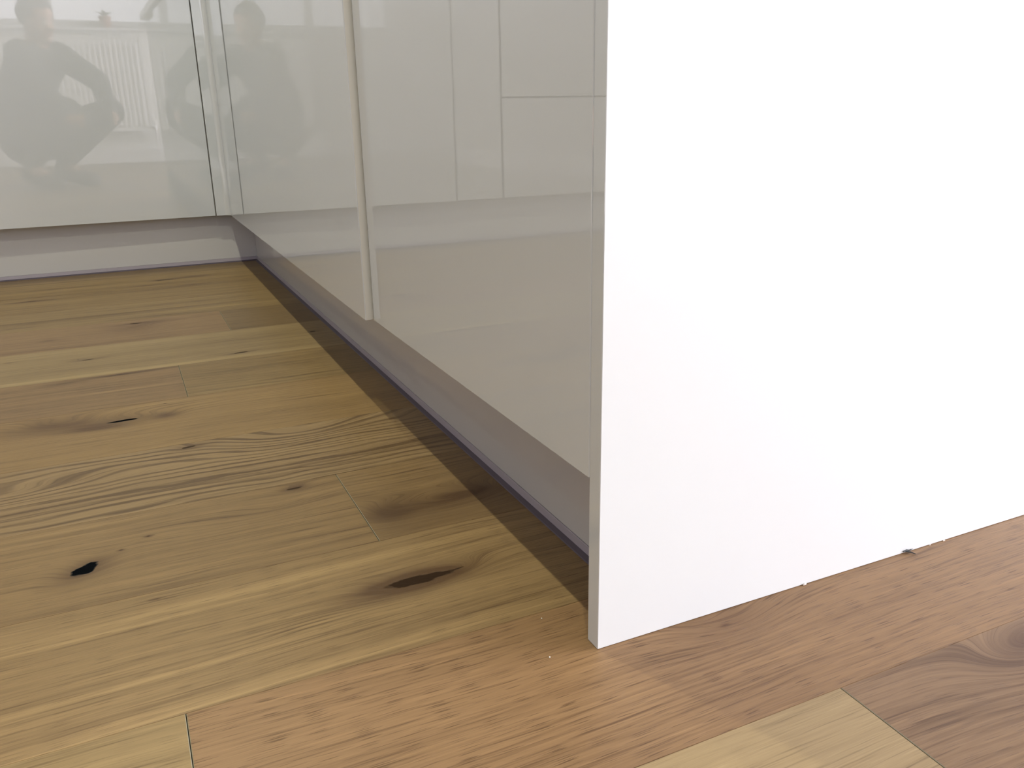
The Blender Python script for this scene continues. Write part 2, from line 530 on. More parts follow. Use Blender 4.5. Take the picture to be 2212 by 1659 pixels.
while y > YF:
    y2 = max(y - 0.194, YF)
    ROWS.append((y2, y, [[-1.1, 0.75], [-0.45, 1.4], [-1.6, 0.25, 2.1], [-0.95, 0.9]][k % 4], {}))
    y = y2
    k += 1
GEN = [oak('oak board figure', 0, 0, c, 90 + i, pores=0.6) for i, c in enumerate([TAN, PINK, GRY, OLV, PALE, BRN])]
nb = 0
for (y0, y1, js, spec) in ROWS:
    ends = [XL] + js + [XR]
    for i in range(len(ends) - 1):
        x0, x1 = ends[i], ends[i + 1]
        cx, cy = (x0 + x1) / 2, (y0 + y1) / 2
        if i in spec:
            mt = oak('oak board figure', cx, cy, seed=nb + 3, **spec[i])
        else:
            mt = GEN[(nb * 5 + 2) % 6]
        gx, gy = 0.0003, 0.00010
        bm = bmesh.new()
        X0, X1, Y0, Y1 = x0 - cx + gx, x1 - cx - gx, y0 - cy + gy, y1 - cy - gy
        bx_, by_ = 0.0005, 0.00020
        lo = [bm.verts.new(p) for p in ((X0, Y0, -0.014), (X1, Y0, -0.014), (X1, Y1, -0.014), (X0, Y1, -0.014))]
        md = [bm.verts.new(p) for p in ((X0, Y0, -0.0005), (X1, Y0, -0.0005), (X1, Y1, -0.0005), (X0, Y1, -0.0005))]
        tp = [bm.verts.new(p) for p in ((X0 + bx_, Y0 + by_, 0), (X1 - bx_, Y0 + by_, 0), (X1 - bx_, Y1 - by_, 0), (X0 + bx_, Y1 - by_, 0))]
        bm.faces.new(tp)
        bm.faces.new(list(reversed(lo)))
        for a in range(4):
            bnx = (a + 1) % 4
            bm.faces.new((lo[a], lo[bnx], md[bnx], md[a]))
            f = bm.faces.new((md[a], md[bnx], tp[bnx], tp[a]))
            if a in (1, 3):
                f.material_index = 1
        me = finish(bm, 'plank', [mt, BARE])
        o = link('plank', me, floor)
        o.location = (cx, cy, 0)
        nb += 1

# ------------------------------------------------------------------ kitchen units
DB, DX = 0.0444, 0.0670           # door-front planes: y = -DB (back run), x = -DX (peninsula)
ZB, ZT = 0.150, 0.868


def rounded_slab(bm, w_, t_, z0, z1, rf=0.0012, rr=None, n=6):
    """slab with its front on y=0 and its back on y=+t_, x from 0 to w_; rr rounds the rear of the x=w_ edge"""
    pts = [(rf, 0), (0, rf), (0, t_)]
    if rr:
        for a in range(n + 1):
            t = pi / 2 * a / n
            pts.append((w_ - rr + rr * sin(t), t_ - (t_ - rf) + (t_ - rf) * cos(t)))
    else:
        pts.append((w_, t_))
    pts += [(w_, rf), (w_ - rf * 0.3, rf * 0.3), (w_ - rf, 0)]
    seen = []
    for p in pts:
        if not seen or (abs(p[0] - seen[-1][0]) + abs(p[1] - seen[-1][1])) > 1e-6:
            seen.append(p)
    prism(bm, seen, z0, z1, 'z')
    bmesh.ops.recalc_face_normals(bm, faces=bm.faces)


GAPSHADE = plain('door edge darkened as gap shade', (0.16, 0.155, 0.15), 0.5)  # gap shade painted on the back-run door edges so the gaps read dark


def door(name, w_, z0, z1, parent, loc, rz, rx=0.0, rr=None, t_=0.019, **kw):
    bm = bmesh.new()
    rounded_slab(bm, w_, t_, z0, z1, rr=rr)
    me = finish(bm, name, [GLOSS, GLOSS_EDGE, GAPSHADE])
    for p in me.polygons:
        if p.normal.y > -0.25:
            p.material_index = 1
        if rz > -1 and abs(p.normal.x) > 0.98:
            p.material_index = 2
        if rr and abs(p.normal.z) < 0.5 and p.normal.x > 0.2:
            p.use_smooth = True
    if rr:
        me.set_sharp_from_angle(angle=R(35))
        for p in me.polygons:
            p.use_smooth = abs(p.normal.z) < 0.5 and p.normal.x > 0.2 and p.normal.y > -0.3
    o = link(name, me, parent, **kw)
    o.location = Vector(loc) - (parent.location if parent else Vector())
    o.rotation_euler = (rx, 0, rz)
    return o


def handle_rail(bm, x0, x1, y, z):
    box(bm, x0, x1, y, y + 0.03, z, z + 0.02)


def carcass(parent, x0, x1, y0, y1, z0=ZB, z1=ZT):
    L0 = parent.location
    bm = bmesh.new()
    t = 0.018
    box(bm, x0, x0 + t, y0, y1, z0, z1)
    box(bm, x1 - t, x1, y0, y1, z0, z1)
    box(bm, x0 + t, x1 - t, y0, y1, z0, z0 + t)
    box(bm, x0 + t, x1 - t, y0, y1, z1 - t, z1)
    box(bm, x0 + t, x1 - t, y1 - 0.008, y1, z0 + t, z1 - t)
    bmesh.ops.translate(bm, verts=bm.verts, vec=-L0)
    o = link('carcass', finish(bm, 'carcass', CARC), parent)
    return o


def leg(parent, x, y):
    bm = bmesh.new()
    lathe(bm, [(0.03, 0.0), (0.03, 0.01), (0.016, 0.016), (0.016, 0.12), (0.028, 0.13), (0.028, ZB)], n=16)
    o = link('leg', finish(bm, 'leg', DARK), parent)
    o.location = Vector((x, y, 0)) - parent.location


YC0, YC1 = -0.023, 0.56
# unit left of the corner: one wide cream gloss door
u1 = thing('base_cabinet', (-0.456, 0.27, 0), 'cream gloss base cabinet facing the camera, at left, mirroring the crouching person and radiator', 'cabinet', None)
carcass(u1, -0.806, -0.106, YC0, YC1)
ta, tb = R(0.62), R(0.50)
door('door', 0.694, 0, ZT - ZB, u1, (-0.8035, -DB + sin(ta) * (-0.3035), ZB), ta, tb)
for lx in (-0.75, -0.17):
    leg(u1, lx, 0.10); leg(u1, lx, 0.48)
u2 = thing('base_cabinet', (-0.892, 0.27, 0), 'narrow cream pull-out base cabinet left of the frame, seen mirrored in the peninsula doors', 'cabinet')
carcass(u2, -0.979, -0.806, YC0, YC1)
door('door', 0.1665, 0, ZT - ZB, u2, (-0.9755, -DB + 0.001, ZB), 0)
for lx in (-0.94, -0.85):
    leg(u2, lx, 0.10); leg(u2, lx, 0.48)
u3 = thing('drawer_cabinet', (-1.28, 0.27, 0), 'cream drawer cabinet with two deep fronts, mirrored at the right of the peninsula door', 'cabinet')
carcass(u3, -1.580, -0.979, YC0, YC1)
door('drawer', 0.5960, 0, 0.4775 - ZB, u3, (-1.578, -DB + 0.001, ZB), 0)
door('drawer', 0.5960, 0, ZT - 0.4830, u3, (-1.578, -DB + 0.001, 0.4830), 0)
for lx in (-1.53, -1.03):
    leg(u3, lx, 0.10); leg(u3, lx, 0.48)
u4 = thing('base_cabinet', (-2.16, 0.27, 0), 'cream base cabinet furthest left, against the side wall', 'cabinet')
carcass(u4, -2.745, -1.580, YC0, YC1)
for i in range(2):
    door('door', 0.578, 0, ZT - ZB, u4, (-2.742 + i * 0.581, -DB + 0.001, ZB), 0)
for lx in (-2.69, -1.64):
    leg(u4, lx, 0.10); leg(u4, lx, 0.48)

# corner unit with an L-shaped rounded post and the long front of the peninsula, standing slightly proud at its near end
u5 = thing('corner_base_cabinet', (0.24, -0.55, 0), 'corner base cabinet of the peninsula, its long cream gloss door standing slightly ajar', 'cabinet')
carcass(u5, -0.046, 0.555, -1.597, -0.030)
bm = bmesh.new()
fr = 0.016
xa, xb_, ya, yb_ = -0.1065, -DX, -DB, -0.0945
pts = [(xa + 0.001, ya), (xb_ - fr, ya)]
for a in range(1, 8):
    t = pi / 2 * a / 8
    pts.append((xb_ - fr + fr * sin(t), ya - fr + fr * cos(t)))
pts += [(xb_, ya - fr), (xb_, yb_), (xb_ + 0.018, yb_), (xb_ + 0.018, ya + 0.018), (xa, ya + 0.018), (xa, ya + 0.001)]
prism(bm, pts, ZB, ZT, 'z')
bmesh.ops.translate(bm, verts=bm.verts, vec=-u5.location)
me = finish(bm, 'corner_post', GLOSS)
for p in me.polygons:
    if abs(p.normal.z) < 0.5:
        p.use_smooth = True
me.set_sharp_from_angle(angle=R(25))
for p in me.polygons:
    p.use_smooth = abs(p.normal.z) < 0.5 and min(abs(p.normal.x), abs(p.normal.y)) > 0.02
link('corner_post', me, u5, label='narrow rounded cream corner post')
# door local x runs along -Y: rotation -90 deg turns local +x to world -y and local -y (front) to world -x
ajar = R(0.36)
door('door', 1.5, 0, ZT - ZB, u5, (-0.0683, -0.0968, ZB), -pi / 2 - ajar, rr=0.009, t_=0.0195,
     label='long cream gloss door with a rounded vertical edge, slightly ajar')
for ly in (-0.3, -1.5):
    leg(u5, 0.06, ly); leg(u5, 0.48, ly)
u6 = thing('base_cabinet', (0.25, -1.90, 0), 'cream gloss peninsula base cabinet between the white end panel and the ajar door', 'cabinet')
carcass(u6, -0.046, 0.555, -2.2085, -1.598)
door('door', 0.6088, 0, ZT - ZB, u6, (-0.0668, -1.6010, ZB), -pi / 2)
for ly in (-1.68, -2.12):
    leg(u6, 0.06, ly); leg(u6, 0.48, ly)

# end panel
bm = bmesh.new()
box(bm, -0.0662, 0.60, -2.2263, -2.2100, 0.0002, ZT, bev=0.0005, seg=1)
me = finish(bm, 'end_panel', [PANEL, GLOSS])
for p in me.polygons:
    if p.normal.x < -0.3:
        p.material_index = 1
link('end_panel', me, label='tall bright white end panel standing on the oak floor at right, closing the peninsula', cat='panel')
bm = bmesh.new()
box(bm, 0.5820, 0.60, -2.2095, 0.60, 0.0002, ZT, bev=0.0004, seg=1)
link('back_panel', finish(bm, 'back_panel', PANEL), label='white panel covering the living-room side of the peninsula, out of frame behind the end panel', cat='panel')


# plinths with a plastic sealing strip (fin + dark flexible lip)
def plinth(name, run, a0, a1, label):
    """run 'x': board along X whose face is y=0.003 looking -Y; run 'y': along Y, face x=0.003 looking -X"""
    ax = 'x' if run == 'x' else 'y'
    def pr(pts, nm, mat, parent):
        bm = bmesh.new()
        if run == 'x':
            prism(bm, pts, a0, a1, 'x')
        else:
            prism(bm, pts, a0, a1, 'y')
        return link(nm, finish(bm, nm, mat), parent)
    p = pr([(0.0035, 0.0128), (0.0185, 0.0128), (0.0185, ZB - 0.002), (0.0035, ZB - 0.002)], 'plinth', PLINTH, None)
    p['label'] = label
    p['category'] = 'plinth'
    pr([(0.0022, 0.0030), (0.0185, 0.0030), (0.0185, 0.0119), (0.0036, 0.0119), (0.0030, 0.0124), (0.0022, 0.0120)], 'sealing_strip', SEAL, p)
    pr([(0.0185, 0.0029), (0.0024, 0.0029), (-0.0032, 0.0010), (-0.0042, 0.0001), (0.0185, 0.0001)], 'sealing_lip', SEALDARK, p)
    return p


plinth('plinth', 'x', -2.745, 0.0190, 'recessed grey-white plinth under the cabinet at left, facing the camera, with a pale sealing strip')
plinth('plinth', 'y', -2.2098, 0.0030, 'long recessed grey plinth under the peninsula doors, running from the corner to the end panel')

# worktop (L-shaped), above the frame
bm = bmesh.new()
prism(bm, [(-2.745, -0.066), (-0.090, -0.066), (-0.090, -2.235), (0.88, -2.235), (0.88, YB - 0.002), (-2.745, YB - 0.002)], ZT + 0.0005, ZT + 0.030, 'z')
bmesh.ops.bevel(bm, geom=[e for e in bm.edges], offset=0.0015, segments=1, affect='EDGES')
link('worktop', finish(bm, 'worktop', TOP), label='pale L-shaped worktop lying over the corner and peninsula cabinets, above the frame', cat='worktop')

# ------------------------------------------------------------------ radiator on the wall behind the camera
RX0, RX1, RZ0, RZ1, RY = -1.32, 0.09, 0.26, 0.99, YF + 0.035
rad = thing('radiator', ((RX0 + RX1) / 2, RY, RZ0), 'white ribbed panel radiator under the window behind the camera, mirrored in the left door', 'radiator')


def localise(bm, o):
    bmesh.ops.translate(bm, verts=bm.verts, vec=-o.location)


for yy, nm in ((RY + 0.075, 'front_panel'), (RY, 'rear_panel')):
    bm = bmesh.new()
    n = int(round((RX1 - RX0 - 0.03) / 0.0385))
    pitch = (RX1 - RX0 - 0.03) / n
    xs, cols = [RX0], []
    prof = [(RX0, 0), (RX0 + 0.012, 0)]
    for i in range(n):
        x0 = RX0 + 0.015 + i * pitch
        prof += [(x0 + pitch * 0.10, 0.0), (x0 + pitch * 0.22, 0.009), (x0 + pitch * 0.5, 0.011), (x0 + pitch * 0.78, 0.009), (x0 + pitch * 0.90, 0.0)]
    prof += [(RX1 - 0.012, 0), (RX1, 0)]
    zz = [(RZ0, 0), (RZ0 + 0.030, 0), (RZ0 + 0.045, 1), (RZ1 - 0.060, 1), (RZ1 - 0.045, 0), (RZ1 - 0.015, 0)]
    grid = [[bm.verts.new((px, yy + 0.012 + d * s_, z)) for px, d in prof] for z, s_ in zz]
    for a in range(len(grid) - 1):
        for b_ in range(len(prof) - 1):
            f = bm.faces.new((grid[a][b_], grid[a][b_ + 1], grid[a + 1][b_ + 1], grid[a + 1][b_]))
            f.smooth = False
    bmesh.ops.recalc_face_normals(bm, faces=bm.faces)
    localise(bm, rad)
    link(nm, finish(bm, nm, ENAMEL), rad)
for x0 in (RX0 - 0.001, RX1 - 0.001):
    bm = bmesh.new()
    box(bm, x0, x0 + 0.002, RY - 0.002, RY + 0.092, RZ0 + 0.02, RZ1, bev=0.0006, seg=1)
    localise(bm, rad)
    link('side_cover', finish(bm, 'side_cover', ENAMEL), rad)
bm = bmesh.new()
box(bm, RX0, RX1, RY - 0.002, RY + 0.006, RZ1, RZ1 + 0.004)
box(bm, RX0, RX1, RY + 0.084, RY + 0.092, RZ1 - 0.01, RZ1 + 0.004)
ns = 56
for i in range(ns):
    x0 = RX0 + (RX1 - RX0) * i / ns
    box(bm, x0, x0 + 0.010, RY + 0.006, RY + 0.084, RZ1, RZ1 + 0.003)
localise(bm, rad)
link('top_grille', finish(bm, 'top_grille', ENAMEL), rad)
for x0 in (RX0 + 0.15, RX1 - 0.15):
    bm = bmesh.new()
    box(bm, x0 - 0.02, x0 + 0.02, YF + 0.001, RY + 0.012, RZ0 + 0.05, RZ1 - 0.12)
    localise(bm, rad)
    link('bracket', finish(bm, 'bracket', ENAMEL), rad)
for x0, sg in ((RX0, -1), (RX1, 1)):
    bm = bmesh.new()
    tube(bm, [(x0 + sg * -0.005, RY + 0.045, RZ0 + 0.025), (x0 + sg * 0.035, RY + 0.045, RZ0 + 0.025)], 0.011)
    tube(bm, [(x0 + sg * 0.040, RY + 0.045, 0.0), (x0 + sg * 0.040, RY + 0.045, RZ0 + 0.005)], 0.0075)
    lathe(bm, [(0.010, -0.03), (0.014, -0.02), (0.014, 0.02), (0.010, 0.022)], (x0 + sg * 0.040, RY + 0.045, RZ0 + 0.025), 14)
    localise(bm, rad)
    v_ = link('valve', finish(bm, 'valve', CHROME, smooth=False), rad, label='chrome radiator valve and pipe')
    bm = bmesh.new()
    lathe(bm, [(0.015, 0), (0.018, 0.006), (0.018, 0.035), (0.013, 0.042)], (x0 + sg * 0.040, RY + 0.045, RZ0 + 0.048), 14)
    localise(bm, rad)
    link('valve_cap', finish(bm, 'valve_cap', UPVC), v_)


# ------------------------------------------------------------------ windows
def turn(me):
    for v in me.vertices:
        v.co = Vector((XR - (v.co.y - YF), v.co.x, v.co.z))
    me.flip_normals()


def window(name, x0, x1, z0, z1, mull, sill, side=False):
    fw = 0.06
    bm = bmesh.new()
    ya, yb = YF - 0.16, YF - 0.09
    box(bm, x0, x0 + fw, ya, yb, z0, z1)
    box(bm, x1 - fw, x1, ya, yb, z0, z1)
    box(bm, x0 + fw, x1 - fw, ya, yb, z0, z0 + fw)
    box(bm, x0 + fw, x1 - fw, ya, yb, z1 - fw, z1)
    ms = [x0 + fw] + [x0 + (x1 - x0) * (i + 1) / (mull + 1) for i in range(mull)] + [x1 - fw]
    for mx_ in ms[1:-1]:
        box(bm, mx_ - 0.035, mx_ + 0.035, ya, yb, z0 + fw, z1 - fw)
    fr_ = link(name, finish(bm, name, UPVC), kind='structure')
    for i in range(len(ms) - 1):
        a = ms[i] + (0.035 if i else 0)
        b_ = ms[i + 1] - (0.035 if i < len(ms) - 2 else 0)
        bm = bmesh.new()
        box(bm, a, b_, YF - 0.128, YF - 0.122, z0 + fw, z1 - fw)
        pn_ = link('pane', finish(bm, 'pane', GLASS), fr_)
        if side:
            turn(pn_.data)
    if side:
        turn(fr_.data)
    if sill:
        bm = bmesh.new()
        box(bm, x0 - 0.05, x1 + 0.05, YF - 0.001, YF + 0.035, z0 - 0.022, z0, bev=0.006)
        box(bm, x0, x1, YF - 0.09, YF - 0.001, z0 - 0.028, z0)
        link('window_sill', finish(bm, 'window_sill', SKIRT), fr_)
    return fr_


window('window_1', *W1, 2, True)
window('window_2', *D1, 1, False, side=True)

# small pot on the sill's right end
POT = plain('reddish brown glaze', (0.33, 0.13, 0.08), 0.35)
SOIL = plain('dark soil', (0.05, 0.035, 0.025), 0.9)
LEAF = plain('dull green leaf', (0.10, 0.16, 0.06), 0.5)
pt = thing('potted_plant', (-0.13, YF - 0.035, 1.06), 'small reddish brown pot with dark leaves on the sill above the radiator, behind the camera', 'plant')
bm = bmesh.new()
lathe(bm, [(0.032, 0.0), (0.036, 0.004), (0.046, 0.075), (0.050, 0.078), (0.050, 0.092), (0.044, 0.092), (0.042, 0.078), (0.02, 0.075)], n=24)
link('pot', finish(bm, 'pot', POT, smooth=False), pt)
bm = bmesh.new()
lathe(bm, [(0.0415, 0.074), (0.0415, 0.080), (0.01, 0.084)], n=18)
link('soil', finish(bm, 'soil', SOIL), pt)
for i in range(9):
    a = 2 * pi * i / 9 + 0.3
    ln = 0.08 + 0.03 * random.random()
    bm = bmesh.new()
    pv = []
    for s_ in range(6):
        t = s_ / 5
        wd = 0.013 * sin(pi * (0.12 + 0.88 * t) ** 0.9) + 0.001
        rr_ = ln * t * 0.8 + 0.005
        c_ = Vector((cos(a) * rr_, sin(a) * rr_, 0.083 + ln * 1.0 * t - 0.05 * t * t))
        sd = Vector((-sin(a), cos(a), 0)) * wd
        pv.append((bm.verts.new(c_ - sd), bm.verts.new(c_ + Vector((0, 0, -0.002))), bm.verts.new(c_ + sd)))
    for s_ in range(5):
        for j in range(2):
            bm.faces.new((pv[s_][j], pv[s_][j + 1], pv[s_ + 1][j + 1], pv[s_ + 1][j]))
    bmesh.ops.solidify(bm, geom=bm.faces[:], thickness=0.001)
    link('leaf', finish(bm, 'leaf', LEAF, smooth=True), pt)

# ------------------------------------------------------------------ ceiling downlights
m, nt, b = new_mat('lit lamp lens')
b.inputs['Base Color'].default_value = (1, 1, 1, 1)
b.inputs['Emission Color'].default_value = (*LED, 1)
b.inputs['Emission Strength'].default_value = 8
LENS = m
for i, ((lx, ly), pw) in enumerate(LEDS):
    where = ['over the inner corner', 'over the middle of the kitchen floor beside the peninsula', 'behind the camera, in line with the peninsula',
             'over the left base cabinets', 'over the middle of the kitchen floor, left', 'behind the camera, to the left'][i]
    t_ = thing('ceiling_light', (lx, ly, CEIL), 'round white recessed ceiling light ' + where, 'light', 'recessed ceiling lights')
    bm = bmesh.new()
    lathe(bm, [(0.026, -0.001), (0.026, -0.004), (0.043, -0.005), (0.045, -0.001)], n=28)
    link('trim_ring', finish(bm, 'trim_ring', UPVC), t_)
    bm = bmesh.new()
    lathe(bm, [(0.025, -0.0008), (0.025, -0.003), (0.01, -0.0045)], n=24)
    link('lens', finish(bm, 'lens', LENS), t_)

# ------------------------------------------------------------------ bits on the floor by the end panel
DIRT = plain('dark splinter', (0.04, 0.045, 0.05), 0.7)
CRUMB = plain('pale filler crumb', (0.62, 0.58, 0.54), 0.8)
bm = bmesh.new()
for (a, b2, c_) in (((-0.006, -0.0003, 0.0028), (0.004, -0.0006, 0.0020), 0.0009), ((-0.003, -0.0004, 0.0022), (0.0045, -0.0068, 0.0006), 0.0008), ((-0.001, -0.001, 0.0015), (0.0060, -0.0018, 0.0035), 0.0006)):
    tube(bm, [a, tuple((p + q_) / 2 + 0.0004 for p, q_ in zip(a, b2)), b2], [c_ * 0.6, c_, c_ * 0.3], 6)
o = link('splinter', finish(bm, 'splinter', DIRT), label='tiny dark splinter caught at the foot of the white end panel', cat='debris')
o.location = (0.2925, -2.2268, 0.0)
for i, (cx, cy, s_) in enumerate(((0.158, -2.2274, 0.0013), (0.345, -2.2272, 0.0009), (0.325, -2.2271, 0.0007))):
    bm = bmesh.new()
    bmesh.ops.create_icosphere(bm, subdivisions=2, radius=s_)
    for v in bm.verts:
        v.co = Vector((v.co.x * 1.9, v.co.y * 0.55, v.co.z * 0.8)) * (0.8 + 0.4 * random.random())
    o = link('filler_crumb', finish(bm, 'filler_crumb', CRUMB), label=['pale filler crumb at the foot of the white end panel, left of the dark splinter',
             'smaller pale crumb by the white end panel, furthest right of the dark splinter', 'smallest pale crumb by the white end panel, just right of the dark splinter'][i], cat='debris', group='crumbs along the end panel')
    o.location = (cx, cy, s_ * 0.7)
SPEC = plain('white dust speck', (0.8, 0.78, 0.72), 0.7)
for i, (cx, cy) in enumerate(((-0.0875, -2.1657), (-0.1068, -2.2180))):
    bm = bmesh.new()
    bmesh.ops.create_icosphere(bm, subdivisions=2, radius=0.0006)
    for v in bm.verts:
        v.co *= 0.8 + 0.4 * random.random()
    o = link('dust_speck', finish(bm, 'dust_speck', SPEC), label=['tiny white dust speck on the board seam left of the panel foot', 'tiny white dust speck on the pinkish board below the other'][i], cat='debris', group='dust specks by the panel foot')
    o.location = (cx, cy, 0.0006)

# ------------------------------------------------------------------ the photographer, crouching behind the lens (seen in the reflections)
SKIN = plain('skin', (0.50, 0.30, 0.22), 0.5, var=0.1, bscale=20)
CLOTH = plain('dark jacket cloth', (0.035, 0.036, 0.04), 0.85, bump=0.0008, bscale=60)
JEAN = plain('dark trouser cloth', (0.055, 0.052, 0.050), 0.9, bump=0.0006, bscale=90)
SHOE = plain('dark shoe leather', (0.04, 0.035, 0.032), 0.5)
HAIR = plain('dark hair', (0.035, 0.028, 0.022), 0.6, bump=0.002, bscale=140)
EYEW = plain('eye white', (0.8, 0.8, 0.78), 0.2)
IRIS = plain('dark iris', (0.05, 0.035, 0.02), 0.1)
person = thing('person', (-0.62, -3.32, 0), 'person crouching in dark jacket and trousers, holding a phone, mirrored in the left door', 'person')


def skinned(name, chains, mat, parent, vox=0.006, smooth=4):
    """chains of (key, co, radius); equal keys share a joint. Tapered limbs, fused into one continuous surface."""
    keys = {}
    bm = bmesh.new()
    for ch in chains:
        prev = None
        for key, co, r in ch:
            if key not in keys:
                keys[key] = (Vector(co) - parent.location, r if isinstance(r, (int, float)) else r[0])
                p, r_ = keys[key]
                bmesh.ops.create_icosphere(bm, subdivisions=3, radius=r_, matrix=Matrix.Translation(p))
            cur = keys[key]
            if prev is not None and (cur[0] - prev[0]).length > 1e-4:
                (p0, r0), (p1, r1) = prev, cur
                d = p1 - p0
                q_ = d.to_track_quat('Z', 'Y').to_matrix().to_4x4()
                bmesh.ops.create_cone(bm, cap_ends=True, segments=24, radius1=r0, radius2=r1, depth=d.length,
                                      matrix=Matrix.Translation((p0 + p1) / 2) @ q_)
            prev = cur
    me = bpy.data.meshes.new(name)
    bm.to_mesh(me)
    bm.free()
    me.materials.append(mat)
    o = link(name, me, parent)
    md = o.modifiers.new('fuse', 'REMESH')
    md.mode = 'VOXEL'
    md.voxel_size = vox
    md.use_smooth_shade = True
    sm = o.modifiers.new('soften', 'SMOOTH')
    sm.iterations = smooth
    sm.factor = 0.5
    return o


def cw(x, y, z):
    """point in the phone's own frame (its lens at the origin) -> world"""
    return CAM + MR @ Vector((x, y, z))


pel = (-0.74, -3.38, 0.27)
hr, hl = (-0.66, -3.43, 0.26), (-0.76, -3.29, 0.26)
kr, kl = (-0.26, -3.22, 0.43), (-0.50, -3.00, 0.44)
ar, al = (-0.57, -3.36, 0.13), (-0.74, -3.16, 0.13)
tr, tl = (-0.46, -3.26, 0.035), (-0.64, -3.05, 0.035)
sp1, sp2, nk = (-0.74, -3.35, 0.42), (-0.66, -3.31, 0.62), (-0.60, -3.27, 0.79)
sr, sl = (-0.49, -3.38, 0.755), (-0.69, -3.17, 0.755)
er, el = (-0.30, -3.17, 0.60), (-0.58, -2.96, 0.54)
wr, wl = tuple(cw(0.150, -0.045, 0.065)), tuple(cw(-0.075, -0.060, 0.075))
hrp, hlp = tuple(cw(0.145, -0.035, 0.025)), tuple(cw(-0.060, -0.045, 0.025))
fwd = Vector((0.75, 0.60, -0.28)).normalized()       # where the face looks
up = Vector((0.12, 0.12, 1)).normalized()
sdv = fwd.cross(up).normalized()
hc = Vector((-0.575, -3.245, 0.925))


def H(f, s_, u_):
    return tuple(hc + fwd * f + sdv * s_ + up * u_)


body = [
    [('pel', pel, 0.13), ('sp1', sp1, 0.125), ('sp2', sp2, 0.13), ('nk', nk, 0.062), ('h0', H(0.0, 0, -0.075), 0.062), ('h1', H(0.012, 0, -0.02), 0.078), ('h2', H(0.0, 0, 0.045), 0.085), ('h3', H(-0.008, 0, 0.085), 0.055)],
    [('h0', 0, 0), ('jaw', H(0.055, 0, -0.075), 0.034)],
    [('h1', 0, 0), ('nose', H(0.103, 0, -0.012), 0.012)],
    [('pel', 0, 0), ('hr', hr, 0.10), ('kr', kr, 0.062), ('ar', ar, 0.040), ('tr', tr, 0.032)],
    [('pel', 0, 0), ('hl', hl, 0.10), ('kl', kl, 0.062), ('al', al, 0.040), ('tl', tl, 0.032)],
    [('sp2', 0, 0), ('sr', sr, 0.062), ('er', er, 0.042), ('wr', wr, 0.026), ('hr2', hrp, 0.024)],
    [('sp2', 0, 0), ('sl', sl, 0.062), ('el', el, 0.042), ('wl', wl, 0.026), ('hl2', hlp, 0.024)],
]
# fingers: four around the phone's rear side, thumb on the screen side
for side, hp, x0, sg in (('r', 'hr2', 0.128, -1), ('l', 'hl2', -0.032, 1)):
    for i, ln in enumerate((1.0, 1.08, 1.0, 0.82)):
        yy = -0.006 - i * 0.017 if side == 'r' else -0.028 - i * 0.015
        bx0 = x0 - sg * 0.016
        body.append([(hp, 0, 0), (side + 'k%d' % i, cw(bx0, yy - 0.004, 0.020), 0.0095), (side + 'm%d' % i, cw(bx0 + sg * 0.002, yy, -0.001 if side == 'r' else 0.004), 0.0080),
                     (side + 'e%d' % i, cw(bx0 + sg * (0.020 if side == 'r' else 0.006) * ln, yy + 0.001, -0.006 if side == 'r' else 0.002), 0.0068)])
    body.append([(hp, 0, 0), (side + 't0', cw(x0 - sg * 0.012, -0.030, 0.034), 0.012), (side + 't1', cw(x0 + sg * 0.012, -0.026, 0.030), 0.0095), (side + 't2', cw(x0 + sg * 0.030, -0.018, 0.026), 0.0085)])
b_ = skinned('body', body, SKIN, person, vox=0.0035, smooth=3)
jacket = [
    [('pel', (-0.73, -3.37, 0.33), 0.145), ('sp1', sp1, 0.150), ('sp2', sp2, 0.152), ('ch', (-0.615, -3.285, 0.70), 0.115), ('nk', (-0.605, -3.275, 0.785), 0.070)],
    [('sr', sr, 0.078), ('ch', 0, 0), ('sl', sl, 0.078)],
    [('sp2', 0, 0), ('sr', sr, 0.078), ('er', er, 0.060), ('wr', tuple(Vector(wr).lerp(Vector(er), 0.15)), 0.040)],
    [('sp2', 0, 0), ('sl', sl, 0.078), ('el', el, 0.060), ('wl', tuple(Vector(wl).lerp(Vector(el), 0.15)), 0.040)]]
skinned('jacket', jacket, CLOTH, person)
trousers = [
    [('pel', pel, 0.150), ('hr', hr, 0.118), ('kr', kr, 0.080), ('ar', tuple(Vector(ar).lerp(Vector(kr), 0.06)), 0.058)],
    [('pel', 0, 0), ('hl', hl, 0.118), ('kl', kl, 0.080), ('al', tuple(Vector(al).lerp(Vector(kl), 0.06)), 0.058)]]
skinned('trousers', trousers, JEAN, person)
for a, t in ((ar, tr), (al, tl)):
    A, T = Vector(a), Vector(t)
    d_ = (T - A)
    d_.z = 0
    d_.normalize()
    heel = A - d_ * 0.03
    heel.z = 0.075
    toe = T + d_ * 0.07
    toe.z = 0.036
    ball = T.copy()
    ball.z = 0.040
    skinned('shoe', [[('a', A + Vector((0, 0, -0.02)), 0.048), ('h', heel, 0.040), ('m', (heel + ball) / 2, 0.043), ('b', ball, (0.047, 0.040)), ('t', toe, (0.038, 0.032))]], SHOE, person)
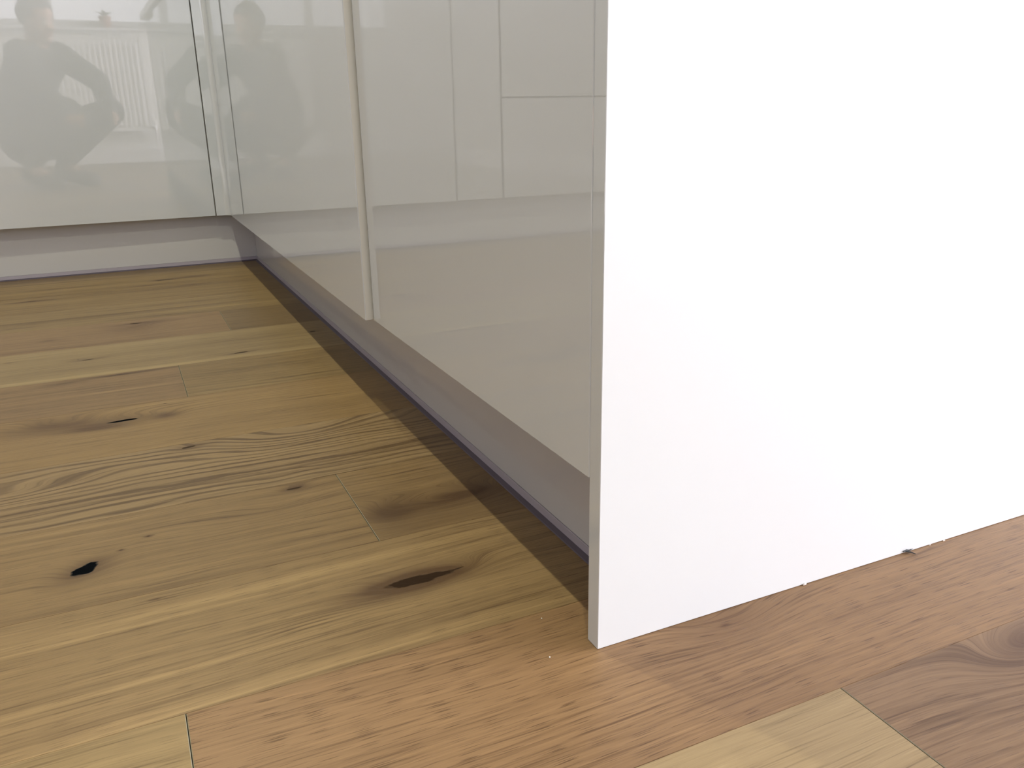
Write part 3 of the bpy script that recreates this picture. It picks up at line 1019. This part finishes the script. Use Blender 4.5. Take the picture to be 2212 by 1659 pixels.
# hair cap, eyes, brows, mouth, ears
bm = bmesh.new()
bmesh.ops.create_icosphere(bm, subdivisions=4, radius=1.0)
for v in list(bm.verts):
    f_, s_, u_ = v.co.x, v.co.y, v.co.z
    if (f_ > 0.55 and u_ < 0.50) or u_ < -0.55 or (f_ > 0.15 and u_ < 0.0):
        bm.verts.remove(v)
for v in bm.verts:
    n_ = 1 + 0.03 * sin(9 * v.co.x + 7 * v.co.y) * cos(8 * v.co.z)
    p = Vector((v.co.x * 0.103 * n_ - 0.006, v.co.y * 0.095 * n_, v.co.z * 0.116 * n_ + 0.036))
    v.co = Vector(H(*p)) - person.location
bmesh.ops.solidify(bm, geom=bm.faces[:], thickness=0.006)
link('hair', finish(bm, 'hair', HAIR, smooth=True), person)
for sg in (-1, 1):
    bm = bmesh.new()
    bmesh.ops.create_uvsphere(bm, u_segments=16, v_segments=10, radius=0.0125)
    e_ = link('eye', finish(bm, 'eye', EYEW, smooth=True), person)
    e_.location = Vector(H(0.075, sg * 0.031, 0.012)) - person.location
    bm = bmesh.new()
    bmesh.ops.create_uvsphere(bm, u_segments=12, v_segments=8, radius=0.0065)
    i_ = link('iris', finish(bm, 'iris', IRIS, smooth=True), e_)
    i_.location = fwd * 0.0075
    bm = bmesh.new()
    tube(bm, [Vector(H(0.083, sg * 0.014, 0.034)) - person.location, Vector(H(0.084, sg * 0.031, 0.039)) - person.location, Vector(H(0.074, sg * 0.048, 0.034)) - person.location], [0.002, 0.004, 0.002], 8)
    link('eyebrow', finish(bm, 'eyebrow', HAIR, smooth=True), person)
    bm = bmesh.new()
    bmesh.ops.create_uvsphere(bm, u_segments=16, v_segments=10, radius=1)
    for v in bm.verts:
        c_ = v.co.copy()
        dd = 1 - 0.35 * max(0, 1 - (c_.x ** 2 + c_.z ** 2) * 2.2)
        v.co = Vector(H(-0.005 + c_.x * 0.017, sg * (0.080 + c_.y * 0.008 * dd), -0.005 + c_.z * 0.030)) - person.location
    link('ear', finish(bm, 'ear', SKIN, smooth=True), person)
bm = bmesh.new()
tube(bm, [Vector(H(0.083, -0.022, -0.048)) - person.location, Vector(H(0.090, 0, -0.050)) - person.location, Vector(H(0.083, 0.022, -0.048)) - person.location], [0.002, 0.0055, 0.002], 8)
link('mouth', finish(bm, 'mouth', plain('lips', (0.36, 0.14, 0.12), 0.4), smooth=True), person)

# the phone: landscape, its lens just behind the view point
phone = thing('smartphone', tuple(cw(0.048, -0.022, 0.010)), 'dark smartphone held sideways by the crouching person', 'phone')
PH = plain('dark phone case', (0.03, 0.03, 0.035), 0.3)
SCR = plain('phone screen glass', (0.02, 0.02, 0.025), 0.05)
phone.rotation_euler = MR.to_euler()
bm = bmesh.new()
box(bm, -0.075, 0.075, -0.037, 0.037, -0.004, 0.004, bev=0.0035, seg=4)
link('phone_body', finish(bm, 'phone_body', PH, smooth=False), phone)
bm = bmesh.new()
box(bm, -0.070, 0.070, -0.033, 0.033, 0.0040, 0.0045)
link('screen', finish(bm, 'screen', SCR), phone)
bm = bmesh.new()
lathe(bm, [(0.0065, 0), (0.0065, -0.0015), (0.0045, -0.0018), (0.0040, -0.0008)], (-0.048, 0.022, -0.0040), 20)
link('lens_ring', finish(bm, 'lens_ring', CHROME), phone)
